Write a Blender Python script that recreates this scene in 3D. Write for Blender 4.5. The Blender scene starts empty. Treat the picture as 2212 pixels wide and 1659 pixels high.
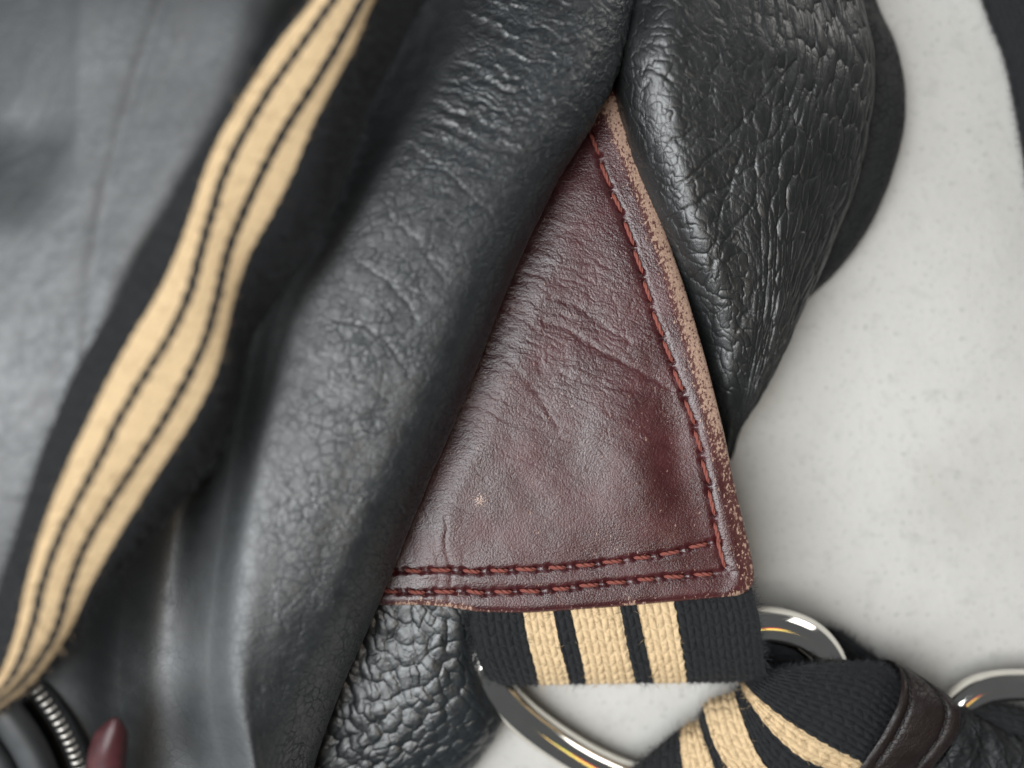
import bpy, math, random
import numpy as np
from mathutils import Vector, Matrix

random.seed(7); RNG = np.random.default_rng(11)
SC = bpy.context.scene
COL = SC.collection

# ------------------------------------------------------------------ camera
ZS = 0.64                               # height scale of the bag's relief
CAMZ, FOCUS_Z = 0.150, 0.0162           # metres above the floor
HFOV = math.radians(55)
cam = bpy.data.cameras.new('camera'); camo = bpy.data.objects.new('camera', cam); COL.objects.link(camo)
camo.location = (0, 0, CAMZ); camo.rotation_euler = (0, 0, 0)
cam.sensor_width = 36; cam.lens = 18 / math.tan(HFOV / 2)
cam.clip_start = 0.005; cam.clip_end = 20
cam.dof.use_dof = True; cam.dof.focus_distance = CAMZ - FOCUS_Z; cam.dof.aperture_fstop = 5.2
SC.camera = camo

# ------------------------------------------------------------------ light
w = bpy.data.worlds.new('World'); SC.world = w; w.use_nodes = True
bg = w.node_tree.nodes['Background']; bg.inputs[0].default_value = (0.90, 0.96, 1.0, 1); bg.inputs[1].default_value = 0.10
def area(name, loc, aim, sx, sy, power, col):
    l = bpy.data.lights.new(name, 'AREA'); l.shape = 'RECTANGLE'; l.size = sx; l.size_y = sy; l.energy = power; l.color = col
    o = bpy.data.objects.new(name, l); COL.objects.link(o); o.location = loc
    o.rotation_euler = (Vector(aim) - Vector(loc)).to_track_quat('-Z', 'Y').to_euler()
area('window_light', (-0.42, -0.10, 0.66), (0, 0, 0.02), 0.58, 0.8, 14.8, (0.95, 0.98, 1.0))
area('room_light', (0.66, 0.62, 0.20), (0, 0, 0.02), 0.30, 0.7, 3.0, (1.0, 0.975, 0.94))
for nm, yy, cc in (('red_streak_helper', -.150, (1, .04, .05)), ('green_streak_helper', -.182, (.55, .8, .05)), ('amber_streak_helper', -.214, (1, .62, .2))):   # lamps added out of view to imitate coloured surroundings reflected in the metal
    area(nm, (.04, yy, .58), (0, -.05, 0.01), .34, .026, .075, cc)
vs = SC.view_settings; vs.view_transform = 'Standard'; vs.look = 'None'; vs.gamma = 1; vs.exposure = 0; vs.use_curve_mapping = False
SC.display_settings.display_device = 'sRGB'
SC.cycles.max_bounces = 4; SC.cycles.use_denoising = True

# ------------------------------------------------------------------ pixel <-> world (2212 x 1659 grid of the photograph)
K = math.tan(HFOV / 2) / 1106.0
def W(p):
    """(..., 3) array of pixel x, pixel y, height in mm -> world metres"""
    p = np.asarray(p, float); z = p[..., 2] * ZS * 1e-3; s = (CAMZ - z) * K
    return np.stack([(p[..., 0] - 1106) * s, (829.5 - p[..., 1]) * s, z], -1)
def PX(v):
    s = (CAMZ - v[..., 2]) * K
    return 1106 + v[..., 0] / s, 829.5 - v[..., 1] / s

# ------------------------------------------------------------------ noise
def h2(ix, iy, seed):
    n = (ix.astype(np.int64) * 374761393 + iy.astype(np.int64) * 668265263 + seed * 1274126177) & 0xffffffff
    n = ((n ^ (n >> 13)) * 1274126177) & 0xffffffff
    n = ((n ^ (n >> 16)) * 2246822519) & 0xffffffff
    return ((n ^ (n >> 15)) & 0xffffff) / float(0xffffff)
def noise(x, y, seed=0):
    x0 = np.floor(x); y0 = np.floor(y); fx = x - x0; fy = y - y0
    def g(dx, dy):
        a = h2(x0 + dx, y0 + dy, seed) * 6.28318
        return np.cos(a) * (fx - dx) + np.sin(a) * (fy - dy)
    u = fx * fx * fx * (fx * (fx * 6 - 15) + 10); v = fy * fy * fy * (fy * (fy * 6 - 15) + 10)
    return ((g(0, 0) * (1 - u) + g(1, 0) * u) * (1 - v) + (g(0, 1) * (1 - u) + g(1, 1) * u) * v) * 1.41
def fbm(x, y, seed=0, o=4):
    r = 0; a = .5
    for i in range(o):
        r = r + a * noise(x, y, seed + i * 17); x = x * 2.03 + 7.1; y = y * 2.03 + 3.7; a *= .5
    return r
def vor(x, y, seed=0, jit=.9, dome=False):
    """distance-to-border like value (F2-F1) and cell id"""
    x0 = np.floor(x); y0 = np.floor(y)
    f1 = np.full(x.shape, 9.); f2 = np.full(x.shape, 9.); cid = np.zeros(x.shape)
    for dx in (-1, 0, 1):
        for dy in (-1, 0, 1):
            cx = x0 + dx; cy = y0 + dy
            px = cx + .5 + (h2(cx, cy, seed) - .5) * jit; py = cy + .5 + (h2(cx, cy, seed + 5) - .5) * jit
            d = np.hypot(px - x, py - y); m = d < f1
            f2 = np.where(m, f1, np.minimum(f2, d)); cid = np.where(m, h2(cx, cy, seed + 9), cid); f1 = np.where(m, d, f1)
    return (f2 - f1, cid, f1) if dome else (f2 - f1, cid)
def sstep(a, b, x):
    t = np.clip((x - a) / (b - a), 0, 1); return t * t * (3 - 2 * t)
def gauss(x, s): return np.exp(-(x / s) ** 2)
def polydist(px, py, pts):
    d = np.full(px.shape, 1e9)
    for (ax, ay), (bx, by) in zip(pts[:-1], pts[1:]):
        vx, vy = bx - ax, by - ay; L = vx * vx + vy * vy + 1e-9
        t = np.clip(((px - ax) * vx + (py - ay) * vy) / L, 0, 1)
        d = np.minimum(d, np.hypot(px - ax - t * vx, py - ay - t * vy))
    return d

# ------------------------------------------------------------------ lofting
def cr_matrix(n, t, k=None):
    """cubic interpolation weights; t in index units, k = knot positions (chord length)"""
    k = np.arange(n, dtype=float) if k is None else np.asarray(k, float)
    h = np.maximum(np.diff(k), 1e-9); D = np.zeros((n - 1, n)); q = np.arange(n - 1)
    D[q, q] = -1 / h; D[q, q + 1] = 1 / h
    T = np.zeros((n, n)); T[0] = D[0]; T[-1] = D[-1]
    for a in range(1, n - 1): T[a] = (D[a] * h[a - 1] + D[a - 1] * h[a]) / (h[a] + h[a - 1])
    i = np.clip(np.floor(t).astype(int), 0, n - 2); f = (t - i)[:, None]; E = np.eye(n); hh = h[i][:, None]
    return (2 * f ** 3 - 3 * f ** 2 + 1) * E[i] + (f ** 3 - 2 * f ** 2 + f) * hh * T[i] + (-2 * f ** 3 + 3 * f ** 2) * E[i + 1] + (f ** 3 - f ** 2) * hh * T[i + 1]
def knots(c, axis):
    d = np.linalg.norm(np.diff(c, axis=axis), axis=-1).mean(axis=1 - axis); return np.r_[0, np.cumsum(d)]
def spans(ctrl, pitch, axis, img):
    d = np.linalg.norm(np.diff(ctrl, axis=axis), axis=-1).max(axis=1 - axis)
    ts = []
    for j, L in enumerate(d):
        a = np.take(img, [j, j + 1], axis=axis)
        out = (a[..., 0].max() < -40) or (a[..., 0].min() > 2252) or (a[..., 1].max() < -40) or (a[..., 1].min() > 1700)
        n = max(2, int(math.ceil(L / (pitch * (6 if out else 1)))))
        ts.append(j + np.arange(n) / n)
    ts.append([len(d)]); return np.concatenate(ts)
class Sheet:
    def __init__(self, rows, pitch_mm):
        img = np.array(rows, float); c = W(img); R, C = c.shape[:2]
        self.tr = spans(c, pitch_mm * 1e-3, 0, img); self.tc = spans(c, pitch_mm * 1e-3, 1, img)
        self.p = np.einsum('ar,rcx,bc->abx', cr_matrix(R, self.tr, knots(c, 0)), c, cr_matrix(C, self.tc, knots(c, 1)))
        self.finish()
    def finish(self):
        p = self.p
        self.U = np.concatenate([np.zeros((p.shape[0], 1)), np.cumsum(np.linalg.norm(np.diff(p, axis=1), axis=-1), 1)], 1) * 1e3
        self.U = self.U - self.U[:, self.U.shape[1] // 2][:, None]
        self.V = np.concatenate([np.zeros((1, p.shape[1])), np.cumsum(np.linalg.norm(np.diff(p, axis=0), axis=-1), 0)], 0) * 1e3
        self.px, self.py = PX(p)
        self.normals()
        self.attr = {'grain': 1.0}
    def normals(self):
        a = np.gradient(self.p, axis=1); b = np.gradient(self.p, axis=0)
        n = np.cross(a, b); n /= np.linalg.norm(n, axis=-1, keepdims=True) + 1e-15
        self.flip = n[..., 2].mean() < 0
        self.n = -n if self.flip else n
    def disp(self, d_mm): self.p = self.p + self.n * (np.asarray(d_mm) * 1e-3)[..., None]
    def build(self, name, mat, parent=None, thick=0.0):
        N, M = self.p.shape[:2]
        idx = np.arange(N * M).reshape(N, M)
        q = np.stack([idx[:-1, :-1], idx[:-1, 1:], idx[1:, 1:], idx[1:, :-1]], -1).reshape(-1, 4)
        if self.flip: q = q[:, ::-1]
        me = raw_mesh(name, self.p.reshape(-1, 3), q)
        uv = me.uv_layers.new(name='UVMap')
        li = q.reshape(-1)
        uv.data.foreach_set('uv', np.stack([self.U.reshape(-1)[li], self.V.reshape(-1)[li]], -1).astype(np.float32).ravel())
        for k, a in self.attr.items():
            at = me.attributes.new(k, 'FLOAT', 'POINT'); at.data.foreach_set('value', np.broadcast_to(np.asarray(a, float), (N, M)).astype(np.float32).ravel())
        o = link(name, me, mat, parent)
        if thick:
            m = o.modifiers.new('thickness', 'SOLIDIFY'); m.thickness = thick * 1e-3; m.offset = -1
        return o
def raw_mesh(name, v, q, smooth=True):
    me = bpy.data.meshes.new(name); v = np.asarray(v, np.float32); q = np.asarray(q, np.int32); k = q.shape[1]
    me.vertices.add(len(v)); me.vertices.foreach_set('co', v.ravel())
    me.loops.add(q.size); me.loops.foreach_set('vertex_index', q.ravel())
    me.polygons.add(len(q)); me.polygons.foreach_set('loop_start', np.arange(0, q.size, k, dtype=np.int32))
    me.polygons.foreach_set('loop_total', np.full(len(q), k, np.int32))
    me.update(calc_edges=True); me.validate()
    if smooth: me.polygons.foreach_set('use_smooth', np.ones(len(me.polygons), bool))
    return me
def link(name, me, mat, parent=None):
    o = bpy.data.objects.new(name, me); COL.objects.link(o)
    if mat and me is not None and not me.materials: me.materials.append(mat)
    if parent: o.parent = parent
    return o
def tag(o, label=None, cat=None, group=None, kind=None):
    for k, v in (('label', label), ('category', cat), ('group', group), ('kind', kind)):
        if v: o[k] = v
    return o
def thing(name, label, cat, group=None):
    o = bpy.data.objects.new(name, None); o.empty_display_size = .01; COL.objects.link(o)
    return tag(o, label, cat, group)
def crv(pts, n, closed=False):
    p = np.asarray(pts, float)
    if closed:
        p = np.concatenate([p[-2:], p, p[:3]]); t = np.linspace(2, len(p) - 3, n, endpoint=False)
    else: t = np.linspace(0, len(p) - 1, n)
    return cr_matrix(len(p), t) @ p
def tube(c, r, sides=12, closed=False):
    """verts, quads of a tube along world curve c; r scalar or array; end caps taper"""
    n = len(c); r = np.broadcast_to(np.asarray(r, float), (n,))
    T = np.gradient(c, axis=0)
    if closed: T = (np.roll(c, -1, 0) - np.roll(c, 1, 0))
    T /= np.linalg.norm(T, axis=1, keepdims=True) + 1e-15
    up = np.array([0.02, 0.03, 1.0]); A = np.cross(T, up); A /= np.linalg.norm(A, axis=1, keepdims=True) + 1e-15; B = np.cross(A, T)
    th = np.arange(sides) * 2 * math.pi / sides
    v = c[:, None] + r[:, None, None] * (A[:, None] * np.cos(th)[None, :, None] + B[:, None] * np.sin(th)[None, :, None])
    m = n if closed else n - 1
    i = np.arange(m)[:, None]; j = np.arange(sides)[None]; i2 = (i + 1) % n; j2 = (j + 1) % sides
    q = np.stack(np.broadcast_arrays(i * sides + j, i * sides + j2, i2 * sides + j2, i2 * sides + j), -1).reshape(-1, 4)
    return v.reshape(-1, 3), q
def merge(parts):
    vs_, qs, k = [], [], 0
    for v, q in parts: vs_.append(v); qs.append(q + k); k += len(v)
    return np.concatenate(vs_), np.concatenate(qs)

# ------------------------------------------------------------------ materials
class Mat:
    def __init__(self, name, **kw):
        self.m = bpy.data.materials.new(name); self.m.use_nodes = True; self.t = self.m.node_tree; self.b = self.t.nodes['Principled BSDF']
        for k, v in kw.items(): self.b.inputs[k.replace('_', ' ')].default_value = v
    def node(self, typ, **kw):
        n = self.t.nodes.new(typ)
        for k, v in kw.items(): setattr(n, k, v)
        return n
    def l(self, a, b): self.t.links.new(a, b)
    def setin(self, s, v):
        if hasattr(v, 'links'): self.l(v, s)
        else: s.default_value = v
    def math(self, op, a, b=None, c=None, clamp=False):
        n = self.node('ShaderNodeMath', operation=op, use_clamp=clamp)
        for s, v in zip(n.inputs, (a, b, c)):
            if v is not None: self.setin(s, v)
        return n.outputs[0]
    def coord(self, scale=(1, 1, 1), rot=0.0, src='UV'):
        tc = self.node('ShaderNodeTexCoord'); mp = self.node('ShaderNodeMapping'); self.l(tc.outputs[src], mp.inputs[0])
        mp.inputs['Scale'].default_value = scale; mp.inputs['Rotation'].default_value = (0, 0, rot); return mp.outputs[0]
    def noise(self, co, scale, detail=3, rough=.55, dist=0):
        n = self.node('ShaderNodeTexNoise'); self.l(co, n.inputs['Vector'])
        n.inputs['Scale'].default_value = scale; n.inputs['Detail'].default_value = detail; n.inputs['Roughness'].default_value = rough; n.inputs['Distortion'].default_value = dist
        return n.outputs[0]
    def vor(self, co, scale, feature='DISTANCE_TO_EDGE'):
        n = self.node('ShaderNodeTexVoronoi', feature=feature); self.l(co, n.inputs['Vector']); n.inputs['Scale'].default_value = scale
        return n.outputs[0]
    def ramp(self, x, a, b, lo=0.0, hi=1.0):
        n = self.node('ShaderNodeMapRange', interpolation_type='SMOOTHSTEP'); self.setin(n.inputs[0], x)
        for i, v in zip((1, 2, 3, 4), (a, b, lo, hi)): n.inputs[i].default_value = v
        return n.outputs[0]
    def mix(self, f, a, b):
        n = self.node('ShaderNodeMix', data_type='RGBA'); self.setin(n.inputs[0], f)
        for s, v in ((n.inputs[6], a), (n.inputs[7], b)):
            if isinstance(v, tuple): s.default_value = (*v, 1)
            else: self.l(v, s)
        return n.outputs[2]
    def attr(self, name): return self.node('ShaderNodeAttribute', attribute_name=name).outputs['Fac']
    def warp(self, co, scale, amt):
        n = self.node('ShaderNodeTexNoise'); self.l(co, n.inputs['Vector']); n.inputs['Scale'].default_value = scale; n.inputs['Detail'].default_value = 2
        s = self.node('ShaderNodeVectorMath', operation='MULTIPLY_ADD'); self.l(n.outputs['Color'], s.inputs[0]); s.inputs[1].default_value = (amt,) * 3; self.l(co, s.inputs[2])
        return s.outputs[0]
    def bump(self, h, dist_mm, strength=1.0):
        n = self.node('ShaderNodeBump'); self.l(h, n.inputs['Height']); n.inputs['Distance'].default_value = dist_mm * 1e-3; n.inputs['Strength'].default_value = strength
        self.l(n.outputs[0], self.b.inputs['Normal'])
    def out(self, **kw):
        for k, v in kw.items(): self.setin(self.b.inputs[k.replace('_', ' ')], v)
        return self.m

def leather_black(name, base=(.0075, .0095, .011), rough=(.33, .42), spec=1.0, cell=1.6, deep=1.0, stretch=(1, 1, 1), rot=0.0, pebble=.30, shade_k=1.0):
    M = Mat(name); co = M.coord(stretch, rot); wc = M.warp(co, .8, .7)
    patch = M.noise(co, .16, 2); patch2 = M.noise(co, .45, 2)
    l1 = M.ramp(M.vor(wc, 1 / cell), 0.0, .10); l2 = M.ramp(M.vor(wc, 1 / (cell * .42)), 0.0, .14)
    l3 = M.math('SUBTRACT', 1.0, M.vor(wc, 1 / pebble, 'F1')); tiny = M.noise(co, 9.0, 2, .65)
    h = M.math('MULTIPLY', l1, M.ramp(patch, .35, .65, .25, 1.1))
    h = M.math('ADD', h, M.math('MULTIPLY', l2, M.ramp(patch2, .35, .68, .05, .6)))
    h = M.math('ADD', h, M.math('ADD', M.math('MULTIPLY', l3, .40), M.math('MULTIPLY', tiny, .24)))
    M.bump(M.math('MULTIPLY', h, M.attr('grain')), .042 * deep)
    crease_shade = M.math('MULTIPLY', M.math('SUBTRACT', 1.0, M.math('MULTIPLY', M.math('ADD', 1 - .50 * shade_k, M.math('MULTIPLY', l1, .50 * shade_k)), M.math('ADD', 1 - .30 * shade_k, M.math('MULTIPLY', l2, .30 * shade_k)))), M.math('MULTIPLY', M.attr('grain'), M.ramp(patch, .32, .6, .35, 1.0)))   # duller finish along the creases, specular cut there to imitate their shade
    col = M.mix(M.ramp(patch, .3, .7), base, tuple(c * 1.5 for c in base))
    rg = M.math('ADD', M.ramp(patch2, .3, .75, *rough), M.math('MULTIPLY', tiny, .08))
    return M.out(Base_Color=col, Roughness=M.math('ADD', M.math('ADD', rg, M.math('MULTIPLY', M.math('SUBTRACT', 1.0, M.attr('grain')), .15)), M.math('MULTIPLY', crease_shade, .35)), Specular_IOR_Level=M.math('MULTIPLY', M.math('SUBTRACT', 1.0, crease_shade), spec))
MAT_LEATHER = leather_black('black_leather')
MAT_LOBE = leather_black('black_leather_creased', base=(.0055, .006, .0062), spec=.8, rough=(.31, .40), stretch=(1, .5, 1), cell=1.2, deep=.45, shade_k=.45)
MAT_PEBBLE = leather_black('black_leather_pebbled', rough=(.28, .36), spec=.75, cell=2.0, deep=.25, shade_k=.25)
MAT_DARK = leather_black('black_leather_dull', base=(.006, .0065, .007), rough=(.5, .65), spec=.4, deep=.6)
MAT_KEEPER = leather_black('dark_brown_leather', base=(.008, .0048, .0042), rough=(.34, .46), spec=.4, cell=.9, deep=.6)

def leather_burgundy():
    M = Mat('burgundy_leather'); co = M.coord()
    wear = M.attr('wear'); scr = M.attr('scratch'); gold = M.attr('gold')
    warp = M.warp(co, 1.2, .35)
    cell = M.math('SUBTRACT', 1.0, M.vor(warp, 1 / .26, 'F1')); tiny = M.noise(co, 7.0, 3, .6)
    wr = M.noise(M.coord((1.1, 3.6, 1), rot=.35), 1.0, 4, .6, .6)
    M.bump(M.math('ADD', M.math('ADD', M.math('MULTIPLY', cell, .55), M.math('MULTIPLY', tiny, .45)), M.math('MULTIPLY', wr, .8)), .06)
    big = M.noise(co, .15, 4)
    red = M.mix(M.ramp(big, .35, .7), (.031, .0038, .0052), (.051, .0076, .0094))
    # flecks of bare hide
    fl = M.noise(co, 3.2, 3, .65); fl2 = M.noise(M.coord((1, .55, 1), rot=.5), 2.6, 3, .65)
    wf = M.ramp(M.math('ADD', wear, M.math('MULTIPLY', M.math('SUBTRACT', fl2, .5), 3.2)), .50, .66)
    pores = M.ramp(M.vor(M.warp(M.coord((1, .75, 1), rot=.5), 2.0, .35), 1 / .46, 'F1'),   .18, .40)
    pores = M.math('MULTIPLY_ADD', M.math('SUBTRACT', 1.0, pores), M.ramp(fl, .30, .42), 0.0)
    wf = M.math('MULTIPLY', wf, M.math('SUBTRACT', 1.0, M.math('MULTIPLY', pores, .93)))
    hide = M.mix(M.ramp(fl, .3, .7), (.27, .165, .115), (.40, .265, .195))
    red = M.mix(M.math('MULTIPLY', M.ramp(wear, .10, .62), .55), red, (.135, .060, .048))   # dye rubbed thin towards the edge
    col = M.mix(wf, red, hide)
    sf = M.ramp(M.math('ADD', scr, M.math('MULTIPLY', M.math('SUBTRACT', M.noise(co, 4.5, 2, .5), .5), 1.7)), .58, .68)
    col = M.mix(sf, col, (.34, .22, .16))
    gf = M.ramp(M.math('ADD', gold, M.math('MULTIPLY', M.math('SUBTRACT', M.noise(co, 6.5, 2, .6), .5), 1.8)), .62, .80)
    col = M.mix(M.math('MULTIPLY', gf, .6), col, (.20, .125, .04))
    rg = M.math('ADD', M.ramp(big, .3, .7, .29, .38), M.math('MULTIPLY', wf, .3))
    return M.out(Base_Color=col, Roughness=rg, Specular_IOR_Level=.72)
MAT_RED = leather_burgundy()
def webbing(name, tan=(.53, .39, .228), black=(.008, .0085, .0095)):
    M = Mat(name, Roughness=.85); co = M.coord(); st = M.attr('stripe'); n = M.noise(co, 2.2, 4, .6); f = M.noise(M.coord((7, 1.2, 1)), 2.0, 3, .6)
    tc = M.mix(M.ramp(n, .25, .75), tuple(c * .82 for c in tan), tuple(min(1, c * 1.1) for c in tan))
    bc = M.mix(M.ramp(f, .4, .75), black, tuple(c * 2.2 for c in black))
    M.bump(f, .06)
    return M.out(Base_Color=M.mix(M.ramp(st, .42, .58), bc, tc), Specular_IOR_Level=.25, Sheen_Weight=.03, Sheen_Roughness=.5)
MAT_WEB = webbing('striped_cotton_webbing')
def simple(name, col, rough, spec=.5, metal=0.0, n_scale=900, bump=0.0, var=.25):
    M = Mat(name, Roughness=rough, Metallic=metal); co = M.coord(src='Object'); n = M.noise(co, n_scale, 3)
    if bump: M.bump(n, bump)
    return M.out(Base_Color=M.mix(M.ramp(n, .3, .7), tuple(c * (1 - var) for c in col), tuple(min(1, c * (1 + var)) for c in col)), Specular_IOR_Level=spec)
MAT_THREAD = simple('rust_red_thread', (.19, .052, .038), .62, .35, n_scale=4000, bump=.03)
MAT_BTHREAD = simple('black_thread', (.012, .011, .011), .7, .3)
MAT_FIBRE = simple('black_cotton_fibre', (.030, .031, .034), .8, .3)
MAT_TANFIBRE = simple('tan_cotton_fibre', (.42, .30, .17), .8, .3)
MAT_METAL = simple('polished_nickel', (.88, .85, .79), .09, .5, 1.0, n_scale=300, var=.03)
MAT_ZIP = simple('zip_metal', (.50, .48, .44), .5, .5, 1.0, n_scale=700, var=.1)
MAT_PULL = simple('burgundy_pull_leather', (.045, .009, .011), .45, .5, n_scale=700)
MAT_TAPE = simple('zip_tape', (.010, .011, .012), .8, .2)
def concrete():
    M = Mat('pale_concrete', Roughness=.75); co = M.coord(src='Object')
    a = M.noise(co, 26, 5, .55, .3); b = M.noise(co, 320, 3, .6); c = M.noise(co, 1100, 3, .7)
    col = M.mix(M.ramp(a, .28, .72), (.380, .370, .346), (.452, .442, .418))
    col = M.mix(M.math('MULTIPLY', M.ramp(b, .52, .78), .38), col, (.27, .265, .25))
    col = M.mix(M.math('MULTIPLY', M.ramp(c, .58, .70), .6), col, (.20, .197, .18))
    stain = M.ramp(M.noise(co, 40, 3, .5, .5), .60, .78)
    col = M.mix(M.math('MULTIPLY', stain, .35), col, (.32, .30, .255))
    M.bump(M.math('ADD', b, M.math('MULTIPLY', c, .5)), .12)
    return M.out(Base_Color=col, Specular_IOR_Level=.3)
MAT_FLOOR = concrete()

# ------------------------------------------------------------------ the setting
def slab(name, x0, x1, y0, y1, z0, z1, mat):
    v = [(x, y, z) for z in (z0, z1) for y in (y0, y1) for x in (x0, x1)]
    q = [(0, 2, 3, 1), (4, 5, 7, 6), (0, 1, 5, 4), (2, 6, 7, 3), (0, 4, 6, 2), (1, 3, 7, 5)]
    return link(name, raw_mesh(name, v, q, False), mat)
fl = slab('floor', -1.2, 1.2, -1.2, 1.2, -.03, 0, MAT_FLOOR); tag(fl, 'pale grey concrete surface under the bag', 'floor', kind='structure')

# ------------------------------------------------------------------ the bag
bag = thing('leather_bag', 'black leather bag with a worn burgundy triangular gusset panel', 'bag')

# --- big front panel: left body, valley, rolled fold over the gusset.  17 columns, px x then height mm
ROWS_Y = [-820, -200, 0, 180, 400, 600, 850, 1050, 1300, 1500, 1659, 1900, 2200]
BX = [
 [-500,-200,  0, 150, 190, 260, 390, 540, 680,  810, 930,1030,1150,1270,1370,1420,1380],
 [-400,-120, 40, 150, 185, 240, 370, 520, 660,  800, 920,1020,1140,1260,1350,1400,1360],
 [-400,-100, 40, 140, 178, 230, 348, 490, 650,  780, 890,1000,1120,1240,1325,1372,1335],
 [-400,-100, 40, 130, 172, 215, 300, 430, 590,  720, 830, 940,1070,1190,1275,1322,1285],
 [-400,-100, 20, 110, 165, 200, 232, 350, 490,  620, 720, 800, 960,1080,1150,1198,1160],
 [-400,-100,  0,  90, 150, 175, 200, 300, 420,  540, 600, 660, 840, 970,1060,1106,1070],
 [-400,-100,  0,  70, 120, 150, 180, 260, 380,  480, 540, 592, 740, 885, 965,1008, 970],
 [-400,-100,-20,  40,  90, 130, 170, 240, 350,  440, 500, 555, 680, 805, 880, 922, 880],
 [-400,-100,-20,  30,  80, 120, 170, 230, 310,  390, 460, 522, 630, 735, 790, 820, 785],
 [-400,-100,-20,  30,  80, 120, 170, 230, 300,  370, 450, 513, 595, 668, 710, 733, 700],
 [-400,-100,-20,  30,  80, 130, 180, 240, 310,  380, 460, 545, 598, 638, 660, 676, 650],
 [-400,-100,-20,  30,  80, 130, 180, 240, 310,  390, 480, 560, 588, 608, 620, 630, 600],
 [-400,-100,-20,  30,  80, 130, 180, 240, 310,  390, 470, 540, 560, 575, 585, 590, 570]]
BZ = [
 [4,5,5,5,5,5,5,5,5, 5,5,5,5,5,5,3,1],
 [42,46,52,57,58,57,56,54,46, 30,31,33,34,34,30,23,18],
 [40,46,50,57,58.4,57.2,56.6,55,47, 33,35,37,39,39.5,35,26,20],
 [42,49,53,57,58.2,57,56,54,47, 37,39,41,43.5,43,38,27,20],
 [48,54,55,57.4,58,57,56.2,55,48, 40,42,45,47,46,40,28,20],
 [53,57,58,58.6,58,57.4,56.5,55,48, 41,44,47,49,47.5,41,28,20],
 [54,58,58,58,57.6,57,56,53,47, 41,44,48,50,48,41,28,19],
 [54,59,59,58,57,56,55,51,46, 41,44,49,50.5,48,41,27,18],
 [52,55,55,54,53,52,50,48,44, 41,44,48.5,50,46.5,39,25,16],
 [48,50,50,50,50,49,48,46,43, 40,43,47.5,47.5,43,35,21,13],
 [45,46,46,46,46,45.5,45,43,41, 39,42,45.5,44,39,31,18,10],
 [38,40,40,40,40,40,39,37,36, 35,38,42,39,33,24,12,6],
 [8,8,8,8,8,8,8,8,8, 8,8,8,8,8,6,3,2]]
PLAT = [5, 54, 56, 56, 56.5, 57, 57, 55, 50, 43.5, 39, 33, 8]
ZL = [5, 28, 33, 37, 41, 42.5, 43.5, 44, 43.5, 42, 40, 36, 8]; ZR = [5, 28, 33, 36.5, 39, 40.5, 41, 41, 39.5, 35.5, 31, 22, 7]
for k in range(len(ROWS_Y)):                                   # nearly flat top, tight turn at the edge, one soft dip on its left
    X_, Z_ = BX[k], BZ[k]; x11, x15 = X_[11], X_[15]; edge = min(88, (x15 - x11) * .42); x14 = x15 - edge
    X_[12], X_[13], X_[14] = x11 + (x14 - x11) / 3, x11 + (x14 - x11) * 2 / 3, x14
    Z_[11], Z_[12], Z_[13], Z_[14] = ZL[k], ZL[k] * .67 + ZR[k] * .33 + .9, ZL[k] * .33 + ZR[k] * .67 + 1.0, ZR[k]
    if 1 <= k <= 11:
        X_[10] = x11 - 62; Z_[10] = ZL[k] - 3.4; X_[9] = x11 - 160; Z_[9] = ZL[k] - 8.0
for k in range(len(ROWS_Y)):
    c9 = BX[k][9]; BX[k][:9] = [-980, -640] + list(np.linspace(-330, c9 - 95, 7)); p_ = PLAT[k]
    BZ[k][:9] = [min(p_, 3), p_ * .8, p_ - 1, p_, p_, p_, p_ - .3, p_ - 1.2, p_ * .32 + BZ[k][9] * .68]
rows = [[(x, y, z) for x, z in zip(xs, zs)] for y, xs, zs in zip(ROWS_Y, BX, BZ)]
S = Sheet(rows, .17)
px, py, U, V = S.px, S.py, S.U, S.V
col = S.tc[None] + 0 * px                                     # column index 0..16
roll = sstep(10.5, 12.0, col)
wx = fbm(U * .35, V * .35, 3, 3); wy = fbm(U * .35 + 9, V * .35, 8, 3)
up = sstep(520, 200, py)                                      # towards the upper, more folded part of the roll
ca, sa = math.cos(.6), math.sin(.6)
xr, yr = U * ca + V * sa, -U * sa + V * ca
e1, c1, f1 = vor((xr + wx * 2.0) / 2.1, (yr + wy * 2.0) / 1.5, 21, dome=True)
e2, c2 = vor((U + wy * 1.5) / 1.15, (V + wx * 1.5) / 1.15, 31)
e3, _ = vor((U * .8 + V * .6 + wx * 3) / 6.5, (-U * .6 + V * .8 + wy * 3) / 2.4, 41)
grain = roll * (sstep(560, 760, px + (py - 900) * .25) * .85 + .15)
patch = .35 + .65 * sstep(-.15, .25, fbm(U * .12, V * .12, 55, 3))
d = grain * patch * (.02 * sstep(0, .2, e1) + .025 * (1 - f1 * f1)) + roll * (.06 * sstep(0, .08, e3) + .02 * sstep(0, .5, e3)) * patch
# long diagonal folds of the upper part
ang = -.42
fu, fv = U * math.cos(ang) - V * math.sin(ang), U * math.sin(ang) + V * math.cos(ang)
rid = 1 - np.abs(fbm(fu * .06 + .4 * wx, fv * .42 + .7 * wy, 61, 4)) * 2.4
d = d + roll * up * .26 * np.clip(rid, 0, 1) ** 2
CREASES = [[(985,80),(1030,60),(1078,40),(1167,5)], [(960,130),(1040,100),(1140,62),(1240,20)], [(990,182),(1058,166),(1144,160)],
 [(880,270),(937,283),(972,302)], [(975,252),(1062,243),(1130,205),(1200,160)], [(890,312),(940,352),(992,394),(1023,426),(1062,466),(1076,500)],
 [(764,424),(812,390),(868,336),(930,296)], [(1010,440),(1060,430),(1110,400)], [(770,560),(850,620),(900,690)], [(840,470),(905,520),(960,610)],
 [(1075,150),(1120,220),(1165,270)], [(700,700),(760,690),(830,730),(880,800)], [(930,90),(1000,140),(1080,190),(1150,215)]]
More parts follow.
